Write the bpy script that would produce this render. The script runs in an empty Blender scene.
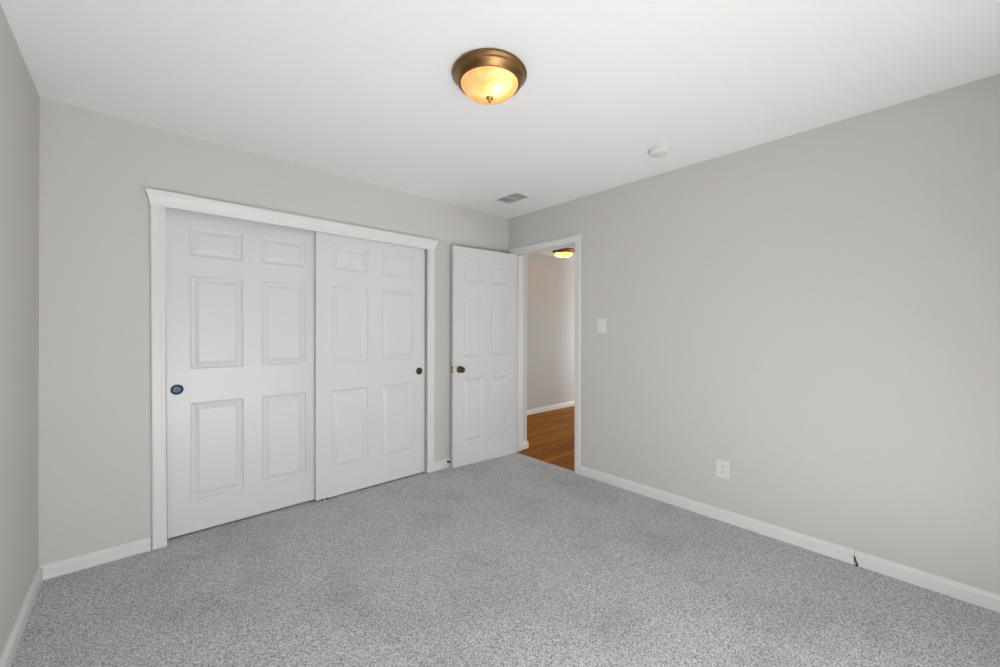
import bpy, bmesh, math, random
from mathutils import Vector, Matrix
random.seed(7)
R = math.radians
sc = bpy.context.scene
col = sc.collection

# ------------------------------------------------------------------ camera
cam_d = bpy.data.cameras.new('camera')
cam = bpy.data.objects.new('camera', cam_d)
col.objects.link(cam)
cam.location = (-2.8921, -3.0508, 1.27)
YAW, ROLL = R(42.29), R(0.159)
cam.matrix_world = (Matrix.Translation(cam.location) @ Matrix.Rotation(-YAW, 4, 'Z')
                    @ Matrix.Rotation(R(90), 4, 'X') @ Matrix.Rotation(ROLL, 4, 'Z'))
cam_d.sensor_fit = 'HORIZONTAL'
cam_d.sensor_width = 36.0
cam_d.lens = 36.0 * 398.23 / 1000.0
cam_d.shift_y = -(333.5 - 329.86) / 1000.0
cam_d.clip_start = 0.02
sc.camera = cam

# ------------------------------------------------------------------ light, exposure
sc.view_settings.view_transform = 'Standard'
sc.view_settings.look = 'None'
sc.view_settings.gamma = 1.0
sc.view_settings.use_curve_mapping = False
sc.view_settings.exposure = -0.02
world = bpy.data.worlds.new('world')
sc.world = world
world.use_nodes = True
wn = world.node_tree.nodes
wn['Background'].inputs[0].default_value = (0.80, 0.90, 1.0, 1)
wn['Background'].inputs[1].default_value = 0.30


def area(name, loc, aim, sx, sy, power, color):
    d = bpy.data.lights.new(name, 'AREA')
    d.shape = 'RECTANGLE'
    d.size, d.size_y = sx, sy
    d.energy = power
    d.color = color
    o = bpy.data.objects.new(name, d)
    col.objects.link(o)
    o.location = loc
    o.rotation_euler = (Vector(aim) - Vector(loc)).to_track_quat('-Z', 'Y').to_euler()
    return o


# added fill lamps for daylight through an assumed opening behind the camera:
# a low strip, then upward panels to brighten walls and ceiling
D = 3.60
WX0, WX1, WZ0, WZ1 = -3.10, -0.50, 0.05, 2.20  # unseen opening, cut nearly to the floor to admit the low fill
area('low_strip_fill', (-2.25, -D - 0.12, 0.42), (-2.25, 0, 0.42), 1.6, 0.7, 49, (0.96, 0.98, 1.0))
area('near_up_fill', (-2.0, -D - 2.0, -0.2), (-2.0, -D - 1.4, 3.0), 6.0, 2.5, 20, (1.0, 0.995, 0.985))
area('far_up_fill', (-2.0, -D - 9.4, -0.5), (-2.0, -D - 8.4, 3.0), 24.0, 10.0, 650, (1.0, 0.995, 0.985))
# added steep sun: its unseen carpet patch bounces light
# up to the ceiling
sun_d = bpy.data.lights.new('sun', 'SUN')
sun_d.energy = 9.5
sun_d.angle = R(0.6)
sun_d.color = (1.0, 0.975, 0.94)
sun = bpy.data.objects.new('sun', sun_d)
col.objects.link(sun)
sun.location = (2.0, -9.0, 12.0)
sun.rotation_euler = Vector((-0.5, 0.93, -2.2)).to_track_quat('-Z', 'Y').to_euler()
# added area lamps, out of view, that brighten the hall
area('hall_side_fill', (5.0, -1.6, 1.5), (2.6, 1.07, 1.2), 0.4, 1.5, 42, (0.95, 0.97, 1.0))

area('hall_end_fill', (4.5, 0.2, 0.8), (1.3, 0.3, 1.8), 0.8, 1.2, 26, (0.94, 0.97, 1.0))  # added fill for the far wall and hall ceiling
area('hall_near_fill', (2.9, -2.0, 0.6), (1.4, 0.6, 2.4), 0.5, 0.8, 34, (0.95, 0.975, 1.0))  # added fill for the jamb and the near hall

# ------------------------------------------------------------------ materials


def mat(name, color, rough=0.6, metal=0.0, spec=0.5):
    m = bpy.data.materials.new(name)
    m.use_nodes = True
    b = m.node_tree.nodes['Principled BSDF']
    b.inputs['Base Color'].default_value = (*color, 1)
    b.inputs['Roughness'].default_value = rough
    b.inputs['Metallic'].default_value = metal
    b.inputs['Specular IOR Level'].default_value = spec
    return m, m.node_tree, b


def bump(nt, b, height_socket, strength, dist):
    bp = nt.nodes.new('ShaderNodeBump')
    bp.inputs['Strength'].default_value = strength
    bp.inputs['Distance'].default_value = dist
    nt.links.new(height_socket, bp.inputs['Height'])
    nt.links.new(bp.outputs['Normal'], b.inputs['Normal'])
    return bp


def noise(nt, scale, detail=2.0, rough=0.5, coord='Object', vec_scale=None):
    tc = nt.nodes.new('ShaderNodeTexCoord')
    n = nt.nodes.new('ShaderNodeTexNoise')
    n.inputs['Scale'].default_value = scale
    n.inputs['Detail'].default_value = detail
    n.inputs['Roughness'].default_value = rough
    src = tc.outputs[coord]
    if vec_scale:
        mp = nt.nodes.new('ShaderNodeMapping')
        mp.inputs['Scale'].default_value = vec_scale
        nt.links.new(src, mp.inputs['Vector'])
        src = mp.outputs['Vector']
    nt.links.new(src, n.inputs['Vector'])
    return n


def ramp(nt, fac, stops):
    r = nt.nodes.new('ShaderNodeValToRGB')
    cr = r.color_ramp
    while len(cr.elements) < len(stops):
        cr.elements.new(0.5)
    for e, (p, c) in zip(cr.elements, stops):
        e.position = p
        e.color = (*c, 1)
    nt.links.new(fac, r.inputs['Fac'])
    return r


def wall_paint(name, color, scale=130, strength=0.12, rough=0.55):
    m, nt, b = mat(name, color, rough, 0, 0.35)
    n = noise(nt, scale, 3.0, 0.55)
    bump(nt, b, n.outputs['Fac'], strength, 0.004)
    return m


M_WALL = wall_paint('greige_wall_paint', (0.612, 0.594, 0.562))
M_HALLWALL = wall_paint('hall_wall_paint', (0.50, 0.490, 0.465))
M_CEIL = wall_paint('white_ceiling_paint', (0.92, 0.917, 0.912), 90, 0.16, 0.7)
M_TRIM, _, _ = mat('white_trim_paint', (0.745, 0.735, 0.722), 0.38, 0, 0.4)
M_PLASTIC, _, _ = mat('white_plastic', (0.76, 0.745, 0.72), 0.35, 0, 0.45)
M_VENT, _, _ = mat('white_enamel', (0.74, 0.74, 0.735), 0.4, 0, 0.4)
M_DARK, _, _ = mat('black_slot', (0.02, 0.02, 0.02), 0.7)
M_DUCT, _, _ = mat('grey_duct_metal', (0.62, 0.62, 0.62), 0.6)
M_RUBBER, _, _ = mat('black_rubber', (0.012, 0.012, 0.012), 0.6)
M_STEEL, _, _ = mat('brushed_steel', (0.55, 0.55, 0.54), 0.35, 1.0)

M_DOOR, nt, b = mat('white_door_paint', (0.70, 0.696, 0.686), 0.36, 0, 0.45)
n = noise(nt, 14, 4.0, 0.6, vec_scale=(14, 14, 1.0))
bump(nt, b, n.outputs['Fac'], 0.05, 0.002)

M_BRONZE, nt, b = mat('oil_rubbed_bronze', (0.075, 0.060, 0.036), 0.33, 1.0)
n = noise(nt, 220, 3)
r_ = ramp(nt, n.outputs['Fac'], [(0.3, (0.045, 0.036, 0.022)), (0.7, (0.13, 0.105, 0.06))])
nt.links.new(r_.outputs['Color'], b.inputs['Base Color'])

M_BRONZE_REFLECT, nt, b = mat('bronze_blue_reflection', (0.05, 0.08, 0.11), 0.38, 1.0)  # bronze tinted blue: window reflection painted into the colour
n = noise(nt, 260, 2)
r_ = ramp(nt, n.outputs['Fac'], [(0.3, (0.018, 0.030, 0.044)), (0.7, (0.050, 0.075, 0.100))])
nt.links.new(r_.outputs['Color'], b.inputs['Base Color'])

M_LAMPMETAL, nt, b = mat('antique_bronze', (0.25, 0.14, 0.06), 0.38, 1.0)
n = noise(nt, 9, 3, vec_scale=(1, 1, 5))
r_ = ramp(nt, n.outputs['Fac'], [(0.3, (0.17, 0.092, 0.036)), (0.7, (0.34, 0.20, 0.09))])
nt.links.new(r_.outputs['Color'], b.inputs['Base Color'])
M_BRASS, _, _ = mat('aged_brass', (0.42, 0.27, 0.09), 0.32, 1.0)


def glass_mat(name, lo, hi, glow):
    """alabaster glass bowl lit from inside: light passes through it and it glows"""
    m = bpy.data.materials.new(name)
    m.use_nodes = True
    nt = m.node_tree
    nt.nodes.clear()
    out = nt.nodes.new('ShaderNodeOutputMaterial')
    n = noise(nt, 7.0, 4.0, 0.6)
    n.inputs['Distortion'].default_value = 1.6
    r = ramp(nt, n.outputs['Fac'], [(0.35, lo), (0.62, hi)])
    tr = nt.nodes.new('ShaderNodeBsdfTranslucent')
    nt.links.new(r.outputs['Color'], tr.inputs['Color'])
    em = nt.nodes.new('ShaderNodeEmission')
    nt.links.new(r.outputs['Color'], em.inputs['Color'])
    em.inputs['Strength'].default_value = glow
    gl = nt.nodes.new('ShaderNodeBsdfGlossy')
    gl.inputs['Roughness'].default_value = 0.25
    mx = nt.nodes.new('ShaderNodeMixShader')
    mx.inputs[0].default_value = 0.05
    nt.links.new(tr.outputs[0], mx.inputs[1])
    nt.links.new(gl.outputs[0], mx.inputs[2])
    ad = nt.nodes.new('ShaderNodeAddShader')
    nt.links.new(mx.outputs[0], ad.inputs[0])
    nt.links.new(em.outputs[0], ad.inputs[1])
    nt.links.new(ad.outputs[0], out.inputs['Surface'])
    return m


M_BOWL = glass_mat('amber_alabaster_glass', (0.78, 0.42, 0.15), (0.90, 0.62, 0.34), 0.17)
M_BOWL_HALL = glass_mat('amber_alabaster_glass_hall', (0.86, 0.44, 0.04), (0.95, 0.62, 0.10), 0.40)

# grey loop-pile carpet
M_CARPET, nt, b = mat('grey_carpet', (0.3, 0.3, 0.3), 0.95, 0, 0.1)
tc = nt.nodes.new('ShaderNodeTexCoord')
v1 = nt.nodes.new('ShaderNodeTexVoronoi')
v1.inputs['Scale'].default_value = 320
nt.links.new(tc.outputs['Object'], v1.inputs['Vector'])
sepc = nt.nodes.new('ShaderNodeSeparateColor')
nt.links.new(v1.outputs['Color'], sepc.inputs['Color'])
n2 = noise(nt, 150, 3, 0.75)
n3 = noise(nt, 2.2, 3, 0.55)
mixf = nt.nodes.new('ShaderNodeMath')
mixf.operation = 'MULTIPLY_ADD'
nt.links.new(sepc.outputs[0], mixf.inputs[0])
mixf.inputs[1].default_value = 0.55
sub = nt.nodes.new('ShaderNodeMath')
sub.operation = 'MULTIPLY_ADD'
nt.links.new(n2.outputs['Fac'], sub.inputs[0])
sub.inputs[1].default_value = 0.9
sub.inputs[2].default_value = -0.225
nt.links.new(sub.outputs[0], mixf.inputs[2])
r_ = ramp(nt, mixf.outputs[0], [(0.20, (0.15, 0.15, 0.152)), (0.5, (0.59, 0.59, 0.595)), (0.80, (0.95, 0.95, 0.955))])
blot = ramp(nt, n3.outputs['Fac'], [(0.32, (0.86, 0.86, 0.86)), (0.52, (1, 1, 1))])
mul = nt.nodes.new('ShaderNodeMix')
mul.data_type = 'RGBA'
mul.blend_type = 'MULTIPLY'
mul.inputs[0].default_value = 1.0
nt.links.new(r_.outputs['Color'], mul.inputs[6])
nt.links.new(blot.outputs['Color'], mul.inputs[7])
nt.links.new(mul.outputs[2], b.inputs['Base Color'])
bump(nt, b, mixf.outputs[0], 0.5, 0.006)

# orange-brown strip floor, strips running along x
M_WOOD, nt, b = mat('oak_strip_floor', (0.25, 0.11, 0.03), 0.45, 0, 0.04)
tc = nt.nodes.new('ShaderNodeTexCoord')
br = nt.nodes.new('ShaderNodeTexBrick')
br.inputs['Scale'].default_value = 1.0
br.inputs['Brick Width'].default_value = 0.9
br.inputs['Row Height'].default_value = 0.075
br.inputs['Mortar Size'].default_value = 0.0012
br.inputs['Color1'].default_value = (0.46, 0.18, 0.014, 1)
br.inputs['Color2'].default_value = (0.30, 0.108, 0.008, 1)
br.inputs['Mortar'].default_value = (0.05, 0.02, 0.006, 1)
br.offset = 0.37
nt.links.new(tc.outputs['Object'], br.inputs['Vector'])
g = noise(nt, 30, 4, 0.6, vec_scale=(0.12, 2.2, 1))
gr = ramp(nt, g.outputs['Fac'], [(0.3, (0.62, 0.58, 0.55)), (0.65, (1.1, 1.1, 1.1))])
mul = nt.nodes.new('ShaderNodeMix')
mul.data_type = 'RGBA'
mul.blend_type = 'MULTIPLY'
mul.inputs[0].default_value = 0.8
nt.links.new(br.outputs['Color'], mul.inputs[6])
nt.links.new(gr.outputs['Color'], mul.inputs[7])
nt.links.new(mul.outputs[2], b.inputs['Base Color'])

# ------------------------------------------------------------------ mesh helpers


def finish(name, bm, m, parent=None, smooth=False, loc=None):
    me = bpy.data.meshes.new(name)
    bmesh.ops.recalc_face_normals(bm, faces=bm.faces)
    bm.to_mesh(me)
    bm.free()
    me.materials.append(m)
    if smooth:
        for p in me.polygons:
            p.use_smooth = True
    o = bpy.data.objects.new(name, me)
    col.objects.link(o)
    if parent:
        o.parent = parent
    if loc:
        o.location = loc
    return o


def box(bm, x0, x1, y0, y1, z0, z1, bev=0.0, seg=2):
    vs = [bm.verts.new(p) for p in ((x0, y0, z0), (x1, y0, z0), (x1, y1, z0), (x0, y1, z0),
                                    (x0, y0, z1), (x1, y0, z1), (x1, y1, z1), (x0, y1, z1))]
    fs = [bm.faces.new([vs[i] for i in q]) for q in
          ((0, 3, 2, 1), (4, 5, 6, 7), (0, 1, 5, 4), (1, 2, 6, 5), (2, 3, 7, 6), (3, 0, 4, 7))]
    if bev:
        es = list({e for f in fs for e in f.edges})
        bmesh.ops.bevel(bm, geom=es, offset=bev, segments=seg, profile=0.6, affect='EDGES')
    return bm


def boxes(*bs):
    bm = bmesh.new()
    for b_ in bs:
        box(bm, *b_)
    return bm


def lathe(bm, prof, n=48, axis='Z', origin=(0, 0, 0)):
    """prof: list of (r, h); revolve about axis; ends closed with a fan"""
    def P(r, h, a):
        c, s = r * math.cos(a), r * math.sin(a)
        v = {'Z': (c, s, h), 'Y': (c, h, s), 'X': (h, c, s)}[axis]
        return Vector(v) + Vector(origin)
    rings = []
    for r, h in prof:
        if r < 1e-6:
            rings.append([bm.verts.new(P(0, h, 0))])
        else:
            rings.append([bm.verts.new(P(r, h, 2 * math.pi * i / n)) for i in range(n)])
    for a, b_ in zip(rings, rings[1:]):
        for i in range(n):
            j = (i + 1) % n
            if len(a) == 1 and len(b_) == 1:
                continue
            if len(a) == 1:
                bm.faces.new((a[0], b_[i], b_[j]))
            elif len(b_) == 1:
                bm.faces.new((a[i], a[j], b_[0]))
            else:
                bm.faces.new((a[i], a[j], b_[j], b_[i]))
    return bm


def sweep_profile(bm, prof, p0, p1, nrm, m0=0.0, m1=0.0):
    """extrude a profile of (depth, height) from p0 to p1; nrm = outward direction in plan.
    m0/m1: shift of each end per unit of depth (for mitred corners)"""
    p0, p1, nrm = Vector(p0), Vector(p1), Vector(nrm)
    d = (p1 - p0).normalized()
    A = [bm.verts.new(p0 + nrm * t + Vector((0, 0, h)) + d * (m0 * t)) for t, h in prof]
    B = [bm.verts.new(p1 + nrm * t + Vector((0, 0, h)) + d * (m1 * t)) for t, h in prof]
    k = len(prof)
    for i in range(k):
        j = (i + 1) % k
        bm.faces.new((A[i], A[j], B[j], B[i]))
    bm.faces.new(A)
    bm.faces.new(list(reversed(B)))
    return bm


def tag(o, label=None, cat=None, group=None, kind=None):
    if label:
        o['label'] = label
    if cat:
        o['category'] = cat
    if group:
        o['group'] = group
    if kind:
        o['kind'] = kind
    return o


def struct(name, bm, m, label=None, cat=None):
    o = finish(name, bm, m)
    return tag(o, label, cat, kind='structure')


def empty(name, loc, rz=0.0):
    o = bpy.data.objects.new(name, None)
    o.empty_display_size = 0.1
    col.objects.link(o)
    o.location = loc
    o.rotation_euler = (0, 0, rz)
    return o


# ------------------------------------------------------------------ room shell
W, H = 3.261, 2.44        # room: x -W..0, y -D..0
T = 0.12
CL0, CL1, CLT = -2.7705, -0.99, 2.03       # closet opening
DY0, DY1, DT = -0.868, -0.100, 2.052       # doorway in the right wall
HH = 2.445                                  # hall ceiling

struct('floor', boxes((-W, 0.012, -D, 0.0, -0.10, 0.0), (CL0, CL1, 0.0, 0.70, -0.10, 0.0)), M_CARPET,
       'grey speckled loop pile carpet over the whole bedroom floor', 'carpet')
struct('ceiling', boxes((-W - T, T, -D - T, 0.82, H, H + 0.1)), M_CEIL,
       'white bedroom ceiling with fine texture', 'ceiling')
struct('wall_left', boxes((-W - T, -W, -D - T, 0.0 + T, -0.1, H)), M_WALL,
       'greige wall at left edge of photo', 'wall')
struct('wall_back', boxes((-W, CL0 - 0.018, 0, T, -0.1, H), (CL1 + 0.018, 0.0, 0, T, -0.1, H),
                          (CL0 - 0.018, CL1 + 0.018, 0, T, CLT, H)), M_WALL,
       'greige wall around the white sliding closet doors', 'wall')
struct('wall_right', boxes((0, T, -D - T, DY0 - 0.018, -0.1, H), (0, T, DY1 + 0.018, T, -0.1, H),
                           (0, T, DY0 - 0.018, DY1 + 0.018, DT + 0.018, H)), M_WALL,
       'wide greige wall with light switch and outlet', 'wall')
struct('wall_front', boxes((-W, WX0, -D - T, -D, -0.1, H), (WX1, 0, -D - T, -D, -0.1, H),
                           (WX0, WX1, -D - T, -D, -0.1, WZ0), (WX0, WX1, -D - T, -D, WZ1, H)), M_WALL,
       'greige window wall behind the camera', 'wall')
struct('trim_4', boxes((WX0, WX0 + 0.03, -D - T, -D, WZ0, WZ1), (WX1 - 0.03, WX1, -D - T, -D, WZ0, WZ1),
                       (WX0, WX1, -D - T, -D + 0.02, WZ0 - 0.02, WZ0 + 0.01), (WX0, WX1, -D - T, -D, WZ1 - 0.03, WZ1),
                       ((WX0 + WX1) / 2 - 0.025, (WX0 + WX1) / 2 + 0.025, -D - T + 0.03, -D - 0.03, WZ0, WZ1)), M_TRIM,
       'white window frame behind the camera, unseen opening lowered for fill light', 'window frame')
# closet interior
struct('wall_closet', boxes((CL0 - 0.12, CL0 - 0.018, T, 0.70, -0.1, H), (CL1 + 0.018, CL1 + 0.12, T, 0.70, -0.1, H),
                            (CL0 - 0.12, CL1 + 0.12, 0.70, 0.80, -0.1, H)), M_WALL,
       'inside walls of the closet behind the sliding doors', 'wall')

# hall beyond the doorway
struct('floor_hall', boxes((0.012, T, DY0, DY1, -0.1, -0.003), (T, 5.4, -3.3, 1.07, -0.1, -0.003)), M_WOOD,
       'glossy orange brown wood strip floor of the hall', 'floor')
struct('ceiling_hall', boxes((T, 5.5, -3.4, 1.19, HH, HH + 0.1)), M_CEIL,
       'white ceiling of the hall seen through the doorway', 'ceiling')
STX = 0.205
struct('wall_hall_corner', boxes((T, STX, -0.080, 1.07, -0.1, HH)), M_WALL,
       'narrow wall corner just inside the hall beside the door jamb', 'wall')
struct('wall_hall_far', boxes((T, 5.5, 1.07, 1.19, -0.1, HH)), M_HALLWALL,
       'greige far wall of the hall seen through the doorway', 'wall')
struct('wall_hall_end_and_blocker', boxes((T, 5.5, -3.4, -3.3, -0.1, HH), (5.4, 5.5, -3.3, 1.07, -0.1, HH), (3.2, 3.3, -3.3, 0.08, -0.1, HH)), M_HALLWALL,  # last box: partition added to cut the side lamp's light
       'hall end walls and added light-blocking partition out of sight beyond the doorway', 'wall')

# baseboards
BB = [(0, 0), (0.014, 0), (0.014, 0.056), (0.0115, 0.064), (0.0075, 0.069), (0.006, 0.074), (0.003, 0.077), (0, 0.077)]
CSL, CSR = -2.834, -0.925       # outer edges of the closet casing


def baseboard(name, label, p0, p1, nrm, m0=0.0, m1=0.0, k=(1.0, 1.0)):
    bm = sweep_profile(bmesh.new(), [(a * k[0], h * k[1]) for a, h in BB], p0, p1, nrm, m0, m1)
    o = finish(name, bm, M_TRIM)
    return tag(o, label, 'baseboard', kind='structure')


baseboard('baseboard_left', 'white baseboard along the left wall', (-W, -D, 0), (-W, 0, 0), (1, 0, 0), 0, -1, (1.25, 0.94))
baseboard('baseboard_back', 'short white baseboard between left corner and closet casing', (-W, 0, 0), (CSL, 0, 0), (0, -1, 0), 1, 0, (1.25, 0.94))
baseboard('baseboard_corner', 'short white baseboard between closet casing and open door', (CSR, 0, 0), (-0.016, 0, 0), (0, -1, 0))
JY = -2.7470
baseboard('baseboard_right', 'long white baseboard on right wall up to the joint', (0, -0.938, 0), (0, JY, 0), (-1, 0, 0))
baseboard('baseboard_near', 'white baseboard on right wall nearest the camera past the joint', (0, JY - 0.003, 0), (0, -D, 0), (-1, 0, 0))
bm = bmesh.new()
sweep_profile(bm, BB, (T + 0.0, -0.080, 0), (STX, -0.080, 0), (0, -1, 0), 0, 1)
sweep_profile(bm, BB, (STX, -0.080, 0), (STX, 1.07, 0), (1, 0, 0), -1, -1)
tag(finish('baseboard_hall', bm, M_TRIM), 'white baseboard wrapping the hall wall corner', 'baseboard', kind='structure')
baseboard('baseboard_far', 'white baseboard along the far hall wall', (STX, 1.07, 0), (5.4, 1.07, 0), (0, -1, 0), 1, 0)

# ------------------------------------------------------------------ closet casing with flared header


def lean(bm, amount, zref=2.0):
    for v in bm.verts:
        v.co.x += amount * (1 - v.co.z / zref)


def vcasing(bm, x_in, x_out, z0, z1):
    """vertical closet casing, moulded profile thinner to the inner edge"""
    w = x_out - x_in
    prof = [(0.0, 0.0), (0.0, -0.012), (0.10, -0.015), (0.28, -0.0155), (0.34, -0.018), (0.80, -0.0195), (0.93, -0.019), (1.0, -0.015), (1.0, 0.0)]
    A = [bm.verts.new((x_in + w * s, y, z0)) for s, y in prof]
    B = [bm.verts.new((x_in + w * s, y, z1)) for s, y in prof]
    k = len(prof)
    for i in range(k):
        j = (i + 1) % k
        bm.faces.new((A[i], A[j], B[j], B[i]))
    bm.faces.new(A)
    bm.faces.new(B)


bm = bmesh.new()
vcasing(bm, CL0 - 0.005, -2.842, 0.0, 1.986)
lean(bm, 0.0135)
tag(finish('trim_1', bm, M_TRIM), 'white vertical casing at left side of the closet opening', 'door casing', kind='structure')
bm = bmesh.new()
vcasing(bm, CL1 + 0.003, -0.925, 0.0, 1.988)
tag(finish('trim_2', bm, M_TRIM), 'white vertical casing at right side of the closet opening', 'door casing', kind='structure')

# header: profile flares outward to the top on the front and at both ends
bm = bmesh.new()
hx0, hx1 = -2.842, -0.925
lv = [(1.982, 0.000, 0.0195), (1.990, 0.001, 0.021), (2.004, 0.003, 0.024), (2.022, 0.008, 0.029), (2.040, 0.014, 0.035),
      (2.054, 0.021, 0.042), (2.0585, 0.022, 0.043), (2.068, 0.022, 0.043)]
rings = []
for z, e, dpt in lv:
    rings.append([bm.verts.new(p) for p in ((hx0 - e, 0, z), (hx0 - e, -dpt, z), (hx1 + e, -dpt, z), (hx1 + e, 0, z))])
for a, b_ in zip(rings, rings[1:]):
    for i in range(4):
        j = (i + 1) % 4
        bm.faces.new((a[i], a[j], b_[j], b_[i]))
bm.faces.new(rings[0])
bm.faces.new(rings[-1])
tag(finish('trim_3', bm, M_TRIM), 'white header moulding with flared ends above the closet doors', 'moulding', kind='structure')
# jamb boards lining the closet opening and the track fascia
struct('trim_5', boxes((CL0 - 0.018, CL0, 0, T, 0, CLT), (CL1, CL1 + 0.018, 0, T, 0, CLT),
                       (CL0 - 0.018, CL1 + 0.018, 0, T, CLT, CLT + 0.018)), M_TRIM,
       'white jamb boards lining the closet opening', 'door jamb')

# ------------------------------------------------------------------ panelled doors


PANEL_PROFILE = [(0.0, 0.0), (0.004, 0.0045), (0.010, 0.0080), (0.016, 0.0102), (0.023, 0.0105), (0.027, 0.0090), (0.044, 0.0024), (0.048, 0.0015)]


def panel_side(bm, xs, zs, w, z0, z1, y, s, relief=1.0):
    """one face of a six panel door at depth y, s = +1 if into the leaf is +y.
    xs, zs: lists of panel spans"""
    X = [0] + [v for p in xs for v in p] + [w]
    Z = [z0] + [v for p in zs for v in p] + [z1]
    prof = [(a, h * relief) for a, h in PANEL_PROFILE]
    px, pz = set(p[0] for p in xs), set(p[0] for p in zs)
    for i in range(len(X) - 1):
        for k in range(len(Z) - 1):
            a, b_, c, d = X[i], X[i + 1], Z[k], Z[k + 1]
            if a in px and c in pz:
                prev = None
                for off, dep in prof:
                    ring = [bm.verts.new(p) for p in ((a + off, y + s * dep, c + off), (b_ - off, y + s * dep, c + off),
                                                      (b_ - off, y + s * dep, d - off), (a + off, y + s * dep, d - off))]
                    if prev:
                        for q in range(4):
                            bm.faces.new((prev[q], prev[(q + 1) % 4], ring[(q + 1) % 4], ring[q]))
                    prev = ring
                bm.faces.new(prev)
            else:
                bm.faces.new([bm.verts.new(p) for p in ((a, y, c), (b_, y, c), (b_, y, d), (a, y, d))])


def panel_door(w, z0, z1, t, xs, zs, relief=1.0):
    """leaf with x 0..w, y 0 (seen face) .. t"""
    bm = bmesh.new()
    panel_side(bm, xs, zs, w, z0, z1, 0.0, 1, relief)
    panel_side(bm, xs, zs, w, z0, z1, t, -1, relief)
    for (a, b_) in (((0, z0), (w, z0)), ((w, z0), (w, z1)), ((w, z1), (0, z1)), ((0, z1), (0, z0))):
        bm.faces.new([bm.verts.new(p) for p in ((a[0], 0, a[1]), (b_[0], 0, b_[1]), (b_[0], t, b_[1]), (a[0], t, a[1]))])
    bmesh.ops.remove_doubles(bm, verts=bm.verts, dist=1e-5)
    return bm


ZS = [(0.208, 0.812), (1.022, 1.598), (1.722, 1.908)]


def closet_pull(parent, x, z, m, look):
    """round recessed finger pull: rim, dished cup and centre screw"""
    o = finish('finger_pull', lathe(bmesh.new(), [(0.0, -0.0008), (0.012, -0.0008), (0.021, -0.0011), (0.0245, -0.0018), (0.0265, -0.0036),
                                                  (0.0295, -0.0036), (0.0315, -0.0018), (0.0315, 0.002)], 40, 'Y'),
               m, parent, True, (x, 0, z))
    o['label'] = look
    s = finish('screw', lathe(bmesh.new(), [(0.0, -0.0016), (0.003, -0.0015), (0.0035, -0.0008), (0.0035, 0.002)], 16, 'Y'), m, o, True)
    return o


d1 = empty('door_1', (CL0 - 0.001, 0.056, 0))
tag(d1, 'left white six panel sliding closet door, set behind its neighbour', 'closet door', kind='structure')
bm = panel_door(0.905, 0.011, 2.012, 0.034, [(0.112, 0.393), (0.500, 0.781)], ZS)
lean(bm, 0.014)
finish('door_panel', bm, M_DOOR, d1)
closet_pull(d1, 0.0565, 0.9015, M_BRONZE_REFLECT, 'round dark bronze finger pull, blue window reflection painted in')
d2 = empty('door_2', (-1.927, 0.014, 0))
tag(d2, 'right white six panel sliding closet door, in front at the middle', 'closet door', kind='structure')
bm = panel_door(0.917, 0.011, 2.012, 0.034, [(0.111, 0.396), (0.512, 0.797)], ZS)
lean(bm, 0.004)
finish('door_panel', bm, M_DOOR, d2)
closet_pull(d2, 0.865, 0.9065, M_BRONZE, 'round dark bronze finger pull')
# top track inside the head of the opening
struct('trim_6', boxes((CL0, CL1, 0.008, 0.100, 2.016, CLT)), M_STEEL, 'metal track above the sliding closet doors', 'door track')

# floor guide under the meeting stiles
fg = empty('floor_guide', (-1.868, 0.02, 0))
tag(fg, 'small floor guide with black pins under the meeting closet doors', 'door guide')
bm = bmesh.new()
box(bm, -0.030, 0.030, -0.022, 0.060, 0.0, 0.004, 0.001)
finish('base', bm, M_PLASTIC, fg)
for px in (-0.013, 0.019):
    bm = bmesh.new()
    lathe(bm, [(0.0, 0.017), (0.005, 0.0165), (0.0065, 0.014), (0.0065, 0.004), (0.0, 0.004)], 18, 'Z', (px, -0.014, 0))
    finish('pin', bm, M_RUBBER, fg, True)['label'] = 'black guide pin'

# ------------------------------------------------------------------ bedroom doorway: jamb, casing
bm = boxes((-0.001, T + 0.001, DY0 - 0.018, DY0, 0, DT + 0.018), (-0.001, T + 0.001, DY1, DY1 + 0.018, 0, DT + 0.018),
           (-0.001, T + 0.001, DY0, DY1, DT, DT + 0.018),
           # stops
           (0.040, 0.075, DY0, DY0 + 0.011, 0, DT), (0.040, 0.075, DY1 - 0.011, DY1, 0, DT), (0.040, 0.075, DY0, DY1, DT - 0.011, DT))
struct('trim_7', bm, M_TRIM, 'white jamb lining the open bedroom doorway', 'door jamb')


def casing_loop(bm, y_in0, y_in1, zt, w0, w1, wt, x0=0.0, sgn=-1):
    """three mitred moulded casing boards around a doorway on a wall at x0"""
    prof = [(0.0, 0.0), (0.0, 0.010), (0.06, 0.012), (0.40, 0.0145), (0.46, 0.0165), (0.85, 0.018), (0.96, 0.0165), (1.0, 0.013), (1.0, 0.0)]
    st = []
    for s, t in prof:
        x = x0 + sgn * t
        st.append([bm.verts.new(p) for p in ((x, y_in0 - w0 * s, 0), (x, y_in0 - w0 * s, zt + wt * s),
                                             (x, y_in1 + w1 * s, zt + wt * s), (x, y_in1 + w1 * s, 0))])
    for a, b_ in zip(st, st[1:]):
        for i in range(3):
            bm.faces.new((a[i], a[i + 1], b_[i + 1], b_[i]))
    for i in range(3):
        bm.faces.new((st[-1][i], st[-1][i + 1], st[0][i + 1], st[0][i]))
    bm.faces.new([s[0] for s in st])
    bm.faces.new([s[3] for s in st])


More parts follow.
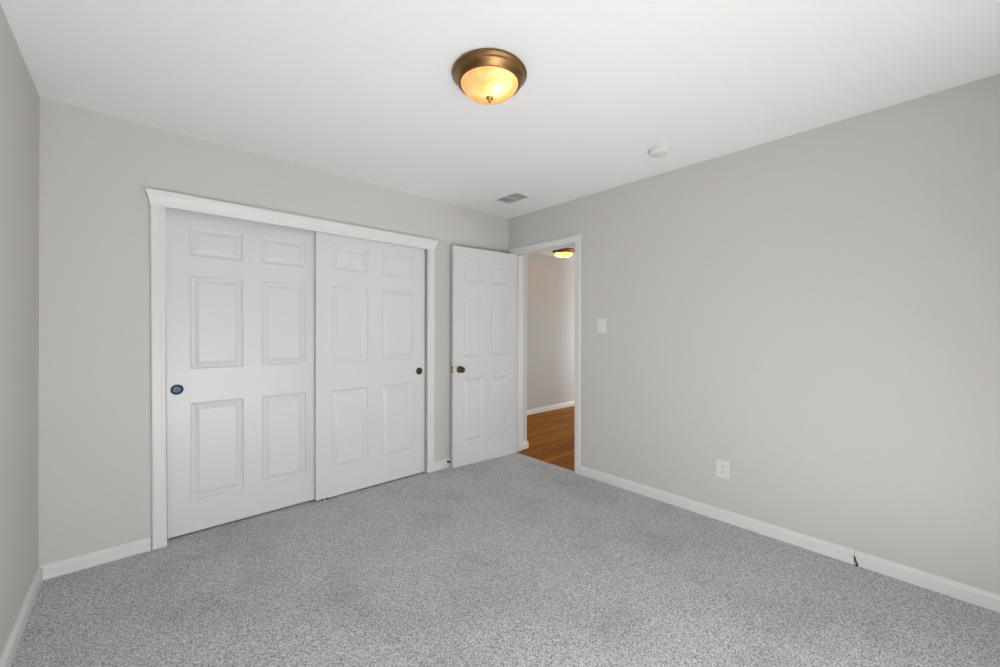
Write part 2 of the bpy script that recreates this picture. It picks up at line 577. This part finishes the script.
bm = bmesh.new()
casing_loop(bm, DY0 - 0.006, DY1 + 0.006, DT + 0.004, 0.057, 0.062, 0.058)
tag(finish('trim_8', bm, M_TRIM), 'white casing around the open bedroom doorway', 'door casing', kind='structure')
bm = boxes((-0.0022, 0.030, DY0 - 0.0005, DY0 + 0.0015, 0.865, 0.925))
sp = finish('strike_plate', bm, M_STEEL)
sp.parent = bpy.data.objects['trim_7']
sp['label'] = 'metal strike plate'
for hz in (1.815, 0.337):
    hl = finish('hinge_leaf', boxes((-0.0015, 0.022, DY1 - 0.002, DY1 + 0.001, hz - 0.045, hz + 0.045)), M_BRONZE)
    hl.parent = bpy.data.objects['trim_7']
    hl['label'] = 'dark bronze hinge leaf'

# ------------------------------------------------------------------ the open bedroom door
n0, n1 = Vector((-0.755, -0.066, 0)), Vector((-0.008, -0.1345, 0))
ang = math.atan2((n1 - n0).y, (n1 - n0).x)
d3 = empty('door_3', n0, ang)
tag(d3, 'open white six panel bedroom door with bronze knob, swung against the closet wall', 'door', kind='structure')
DW = 0.748
bm = panel_door(DW, 0.003, 2.043, 0.035, [(0.113, 0.328), (0.426, 0.641)], ZS, 0.9)
finish('door_panel', bm, M_DOOR, d3)
KX, KZ = 0.068, 0.902
for side in (-1, 1):
    y0 = 0.0 if side < 0 else 0.035
    prof = [(0.0, 0.0), (0.031, 0.0), (0.0315, 0.004), (0.028, 0.009), (0.0175, 0.0115), (0.0125, 0.015), (0.0115, 0.028),
            (0.014, 0.032), (0.022, 0.036), (0.0265, 0.043), (0.0275, 0.050), (0.0255, 0.057), (0.019, 0.0625), (0.012, 0.064), (0.0, 0.0645)]
    if side > 0:      # the knob on the wall side sits close to the wall
        prof = [(r, h * 0.62) for r, h in prof]
    k = finish('knob', lathe(bmesh.new(), [(r, y0 + side * h) for r, h in prof], 36, 'Y'), M_BRONZE, d3, True, (KX, 0, KZ))
    k['label'] = 'round dark bronze door knob'
    finish('lock_button', lathe(bmesh.new(), [(0.0, y0 + side * (prof[-1][1] + 0.002)), (0.003, y0 + side * (prof[-1][1] + 0.0018)), (0.004, y0 + side * (prof[-1][1] - 0.002))], 14, 'Y'),
           M_BRASS, k, True)
bm = boxes((-0.0012, 0.002, 0.005, 0.030, KZ - 0.030, KZ + 0.030))
lp = finish('latch_plate', bm, M_BRONZE, d3)
lp['label'] = 'dark bronze latch plate'
bm = bmesh.new()
box(bm, -0.011, 0.0, 0.010, 0.024, KZ - 0.0085, KZ + 0.0085, 0.002)
finish('latch_bolt', bm, M_STEEL, lp)
for hz in (1.815, 0.337, 1.076):
    bm = bmesh.new()
    lathe(bm, [(0.0, hz - 0.047), (0.005, hz - 0.046), (0.006, hz - 0.044), (0.006, hz + 0.044), (0.005, hz + 0.046), (0.0, hz + 0.047)], 14, 'Z', (DW + 0.006, 0.036, 0))
    box(bm, DW - 0.0002, DW + 0.0022, 0.003, 0.036, hz - 0.044, hz + 0.044)
    finish('hinge', bm, M_BRONZE, d3)['label'] = 'dark bronze butt hinge'

# door stop on the baseboard behind the door
ds = empty('door_stop', (-0.775, -0.014, 0.055))
tag(ds, 'small door stop with dark tip on the baseboard behind the open door', 'door stop')
finish('base', lathe(bmesh.new(), [(0.0, 0.0), (0.011, 0.0), (0.011, -0.003), (0.006, -0.006), (0.0, -0.006)], 18, 'Y'), M_BRONZE, ds, True)
finish('rod', lathe(bmesh.new(), [(0.0, -0.006), (0.0045, -0.006), (0.0045, -0.022), (0.0, -0.022)], 14, 'Y'), M_BRONZE, ds, True)
finish('tip', lathe(bmesh.new(), [(0.0, -0.020), (0.008, -0.021), (0.009, -0.030), (0.007, -0.034), (0.0, -0.035)], 18, 'Y'), M_RUBBER, ds, True)['label'] = 'black rubber tip'

# ------------------------------------------------------------------ ceiling lights


def ceiling_light(loc, label, bowl_mat, power, bulbs):
    t = empty('ceiling_light', loc)
    tag(t, label, 'ceiling light', 'flush mount bowl lights on the ceilings')
    finish('pan', lathe(bmesh.new(), [(0.10, 0.0), (0.162, 0.0), (0.1665, -0.005), (0.1700, -0.012), (0.1690, -0.0165), (0.1650, -0.019), (0.1610, -0.0225),
                                      (0.1590, -0.026), (0.1592, -0.029), (0.1565, -0.033), (0.1515, -0.039), (0.1460, -0.046), (0.1415, -0.052), (0.1385, -0.0565),
                                      (0.1355, -0.058), (0.1325, -0.0565), (0.1310, -0.048), (0.10, -0.012), (0.10, 0.0)], 72), M_LAMPMETAL, t, True)
    g = [(0.1300 * math.cos(a), -0.050 - 0.062 * math.sin(a)) for a in [math.pi / 2 * i / 14 for i in range(15)]]
    g[-1] = (0.0, g[-1][1])
    finish('glass_bowl', lathe(bmesh.new(), g, 64), bowl_mat, t, True)['label'] = 'glowing amber alabaster glass bowl'
    zb = -0.110
    finish('finial', lathe(bmesh.new(), [(0.0, zb), (0.014, zb), (0.0165, zb - 0.003), (0.0155, zb - 0.008), (0.0105, zb - 0.012), (0.006, zb - 0.0155),
                                         (0.0055, zb - 0.018), (0.0075, zb - 0.021), (0.0065, zb - 0.025), (0.003, zb - 0.028), (0.0, zb - 0.0285)], 28), M_BRASS, t, True)
    for bx, by, e in bulbs:
        d = bpy.data.lights.new('bulb', 'POINT')
        d.energy = power * e
        d.color = (1.0, 0.85, 0.64)
        d.shadow_soft_size = 0.022
        o = bpy.data.objects.new('bulb', d)
        col.objects.link(o)
        o.parent = t
        o.location = (bx, by, -0.068)
    return t


ceiling_light((-1.709, -1.675, H), 'lit amber bowl light with bronze rim on the bedroom ceiling', M_BOWL, 0.36,
              [(-0.004, -0.055, 1.0), (-0.052, 0.020, 0.10)])
ceiling_light((1.72, 0.64, HH), 'lit amber bowl light on the hall ceiling, seen through the doorway', M_BOWL_HALL, 3.0,
              [(-0.045, 0.035, 1.0), (0.045, -0.035, 0.5)])

# ------------------------------------------------------------------ ceiling vent
vt = empty('ceiling_vent', (-0.436, -0.510, H))
tag(vt, 'small white louvred air vent on the ceiling near the far corner', 'air vent')
bm = bmesh.new()
ox, oy, ix, iy = 0.098, 0.148, 0.072, 0.121
lvv = [(ox, oy, 0.0), (ox, oy, -0.002), (ox - 0.006, oy - 0.006, -0.006), (ix + 0.004, iy + 0.004, -0.006), (ix, iy, -0.004), (ix, iy, 0.0)]
rings = [[bm.verts.new(p) for p in ((-a, -b_, z), (a, -b_, z), (a, b_, z), (-a, b_, z))] for a, b_, z in lvv]
for a, b_ in zip(rings, rings[1:]):
    for i in range(4):
        bm.faces.new((a[i], a[(i + 1) % 4], b_[(i + 1) % 4], b_[i]))
box(bm, -ix, ix, -0.004, 0.004, -0.006, -0.001)
finish('frame', bm, M_VENT, vt)
finish('duct', boxes((-ix, ix, -iy, iy, -0.0012, -0.0002)), M_DUCT, vt)['label'] = 'dark opening behind the louvres'
bm = bmesh.new()
for i in range(9):
    x = -0.062 + i * 0.0155
    for (ya, yb) in ((-iy, -0.004), (0.004, iy)):
        vs = [bm.verts.new(p) for p in ((x - 0.0045, ya, -0.0055), (x + 0.0045, ya, -0.0020), (x + 0.0045, yb, -0.0020), (x - 0.0045, yb, -0.0055),
                                        (x - 0.0045, ya, -0.0063), (x + 0.0045, ya, -0.0028), (x + 0.0045, yb, -0.0028), (x - 0.0045, yb, -0.0063))]
        for q in ((0, 1, 2, 3), (7, 6, 5, 4), (0, 4, 5, 1), (1, 5, 6, 2), (2, 6, 7, 3), (3, 7, 4, 0)):
            bm.faces.new([vs[k] for k in q])
finish('louvres', bm, M_VENT, vt)

# ------------------------------------------------------------------ smoke detector
sd = empty('smoke_detector', (-0.395, -1.832, H))
tag(sd, 'round white smoke detector on the ceiling near the right wall', 'smoke detector')
finish('base', lathe(bmesh.new(), [(0.0, 0.0), (0.066, 0.0), (0.067, -0.004), (0.064, -0.009), (0.0, -0.009)], 48), M_PLASTIC, sd, True)
finish('cover', lathe(bmesh.new(), [(0.060, -0.009), (0.0605, -0.014), (0.056, -0.024), (0.048, -0.030), (0.030, -0.033), (0.0, -0.034)], 48), M_PLASTIC, sd, True)
finish('test_button', lathe(bmesh.new(), [(0.009, -0.0325), (0.009, -0.0345), (0.0075, -0.0355), (0.0, -0.0355)], 20, 'Z', (0.020, 0.0, 0)), M_PLASTIC, sd, True)

# ------------------------------------------------------------------ light switch and outlet on the right wall


def plate(bm, hw, hh):
    for_ = [(hw, hh, 0.0), (hw, hh, -0.003), (hw - 0.003, hh - 0.003, -0.006), (0.0, 0.0, -0.0062)]
    rings = []
    for a, b_, x in for_[:3]:
        rings.append([bm.verts.new(p) for p in ((x, -a, -b_), (x, a, -b_), (x, a, b_), (x, -a, b_))])
    for a, b_ in zip(rings, rings[1:]):
        for i in range(4):
            bm.faces.new((a[i], a[(i + 1) % 4], b_[(i + 1) % 4], b_[i]))
    bm.faces.new(rings[-1])
    bm.faces.new(rings[0])


sw = empty('light_switch', (0, -1.1455, 1.307))
tag(sw, 'white light switch on the wall beside the doorway', 'light switch')
bm = bmesh.new()
plate(bm, 0.042, 0.061)
finish('wall_plate', bm, M_PLASTIC, sw)
bm = bmesh.new()
vs = [bm.verts.new(p) for p in ((-0.006, -0.017, -0.034), (-0.006, 0.017, -0.034), (-0.006, 0.017, 0.034), (-0.006, -0.017, 0.034),
                                (-0.0115, -0.017, -0.033), (-0.0115, 0.017, -0.033), (-0.0075, 0.017, 0.0), (-0.0075, -0.017, 0.0),
                                (-0.0085, 0.017, 0.033), (-0.0085, -0.017, 0.033))]
for q in ((0, 1, 5, 4), (4, 5, 6, 7), (7, 6, 8, 9), (9, 8, 2, 3), (0, 4, 7, 9, 3), (1, 2, 8, 6, 5), (0, 3, 2, 1)):
    bm.faces.new([vs[k] for k in q])
finish('rocker', bm, M_PLASTIC, sw)
for z in (-0.048, 0.048):
    finish('screw', lathe(bmesh.new(), [(0.0, -0.0072), (0.0026, -0.007), (0.003, -0.006)], 14, 'X', (0, 0, z)), M_PLASTIC, sw, True)

ot = empty('wall_outlet', (0, -2.0865, 0.3455))
tag(ot, 'white electrical outlet low on the right wall above the baseboard', 'outlet')
bm = bmesh.new()
plate(bm, 0.040, 0.0585)
finish('wall_plate', bm, M_PLASTIC, ot)
for z in (-0.0195, 0.0195):
    bm = bmesh.new()
    n_ = 28
    ring0, ring1 = [], []
    for i in range(n_):
        a = 2 * math.pi * i / n_
        yy, zz = 0.0172 * math.cos(a), max(-0.0125, min(0.0125, 0.0172 * math.sin(a)))
        ring0.append(bm.verts.new((-0.0055, yy, z + zz)))
        ring1.append(bm.verts.new((-0.0088, yy * 0.97, z + zz * 0.97)))
    for i in range(n_):
        j = (i + 1) % n_
        bm.faces.new((ring0[i], ring0[j], ring1[j], ring1[i]))
    bm.faces.new(ring1)
    rc = finish('receptacle', bm, M_PLASTIC, ot)
    bm = boxes((-0.0091, -0.0085, -0.0075, -0.0052, z - 0.002, z + 0.007), (-0.0091, -0.0085, 0.0052, 0.0072, z - 0.001, z + 0.006))
    lathe(bm, [(0.0, -0.0091), (0.0026, -0.0091), (0.0026, -0.0085)], 14, 'X', (0, 0, z - 0.0065))
    finish('slots', bm, M_DARK, rc)['label'] = 'dark plug slots'
finish('screw', lathe(bmesh.new(), [(0.0, -0.0072), (0.0028, -0.007), (0.0032, -0.006)], 14, 'X', (0, 0, 0)), M_PLASTIC, ot, True)

# ------------------------------------------------------------------ black cable end poking out of the baseboard joint
cu = bpy.data.curves.new('cable_end', 'CURVE')
cu.dimensions = '3D'
cu.bevel_depth = 0.004
cu.bevel_resolution = 3
cu.use_fill_caps = True
pts = [(-0.010, -2.7480, 0.046), (-0.0162, -2.7510, 0.036), (-0.0190, -2.7570, 0.020), (-0.0195, -2.7615, 0.009), (-0.022, -2.7590, 0.004), (-0.026, -2.753, 0.004)]
s_ = cu.splines.new('BEZIER')
s_.bezier_points.add(len(pts) - 1)
for bp_, p in zip(s_.bezier_points, pts):
    bp_.co = p
    bp_.handle_left_type = bp_.handle_right_type = 'AUTO'
tmp = bpy.data.objects.new('tmp', cu)
col.objects.link(tmp)
dg = bpy.context.evaluated_depsgraph_get()
me = bpy.data.meshes.new_from_object(tmp.evaluated_get(dg))
bpy.data.objects.remove(tmp)
me.materials.clear()
me.materials.append(M_RUBBER)
cb = bpy.data.objects.new('cable_end', me)
col.objects.link(cb)
tag(cb, 'short black cable end poking from the right baseboard joint onto the carpet', 'cable')
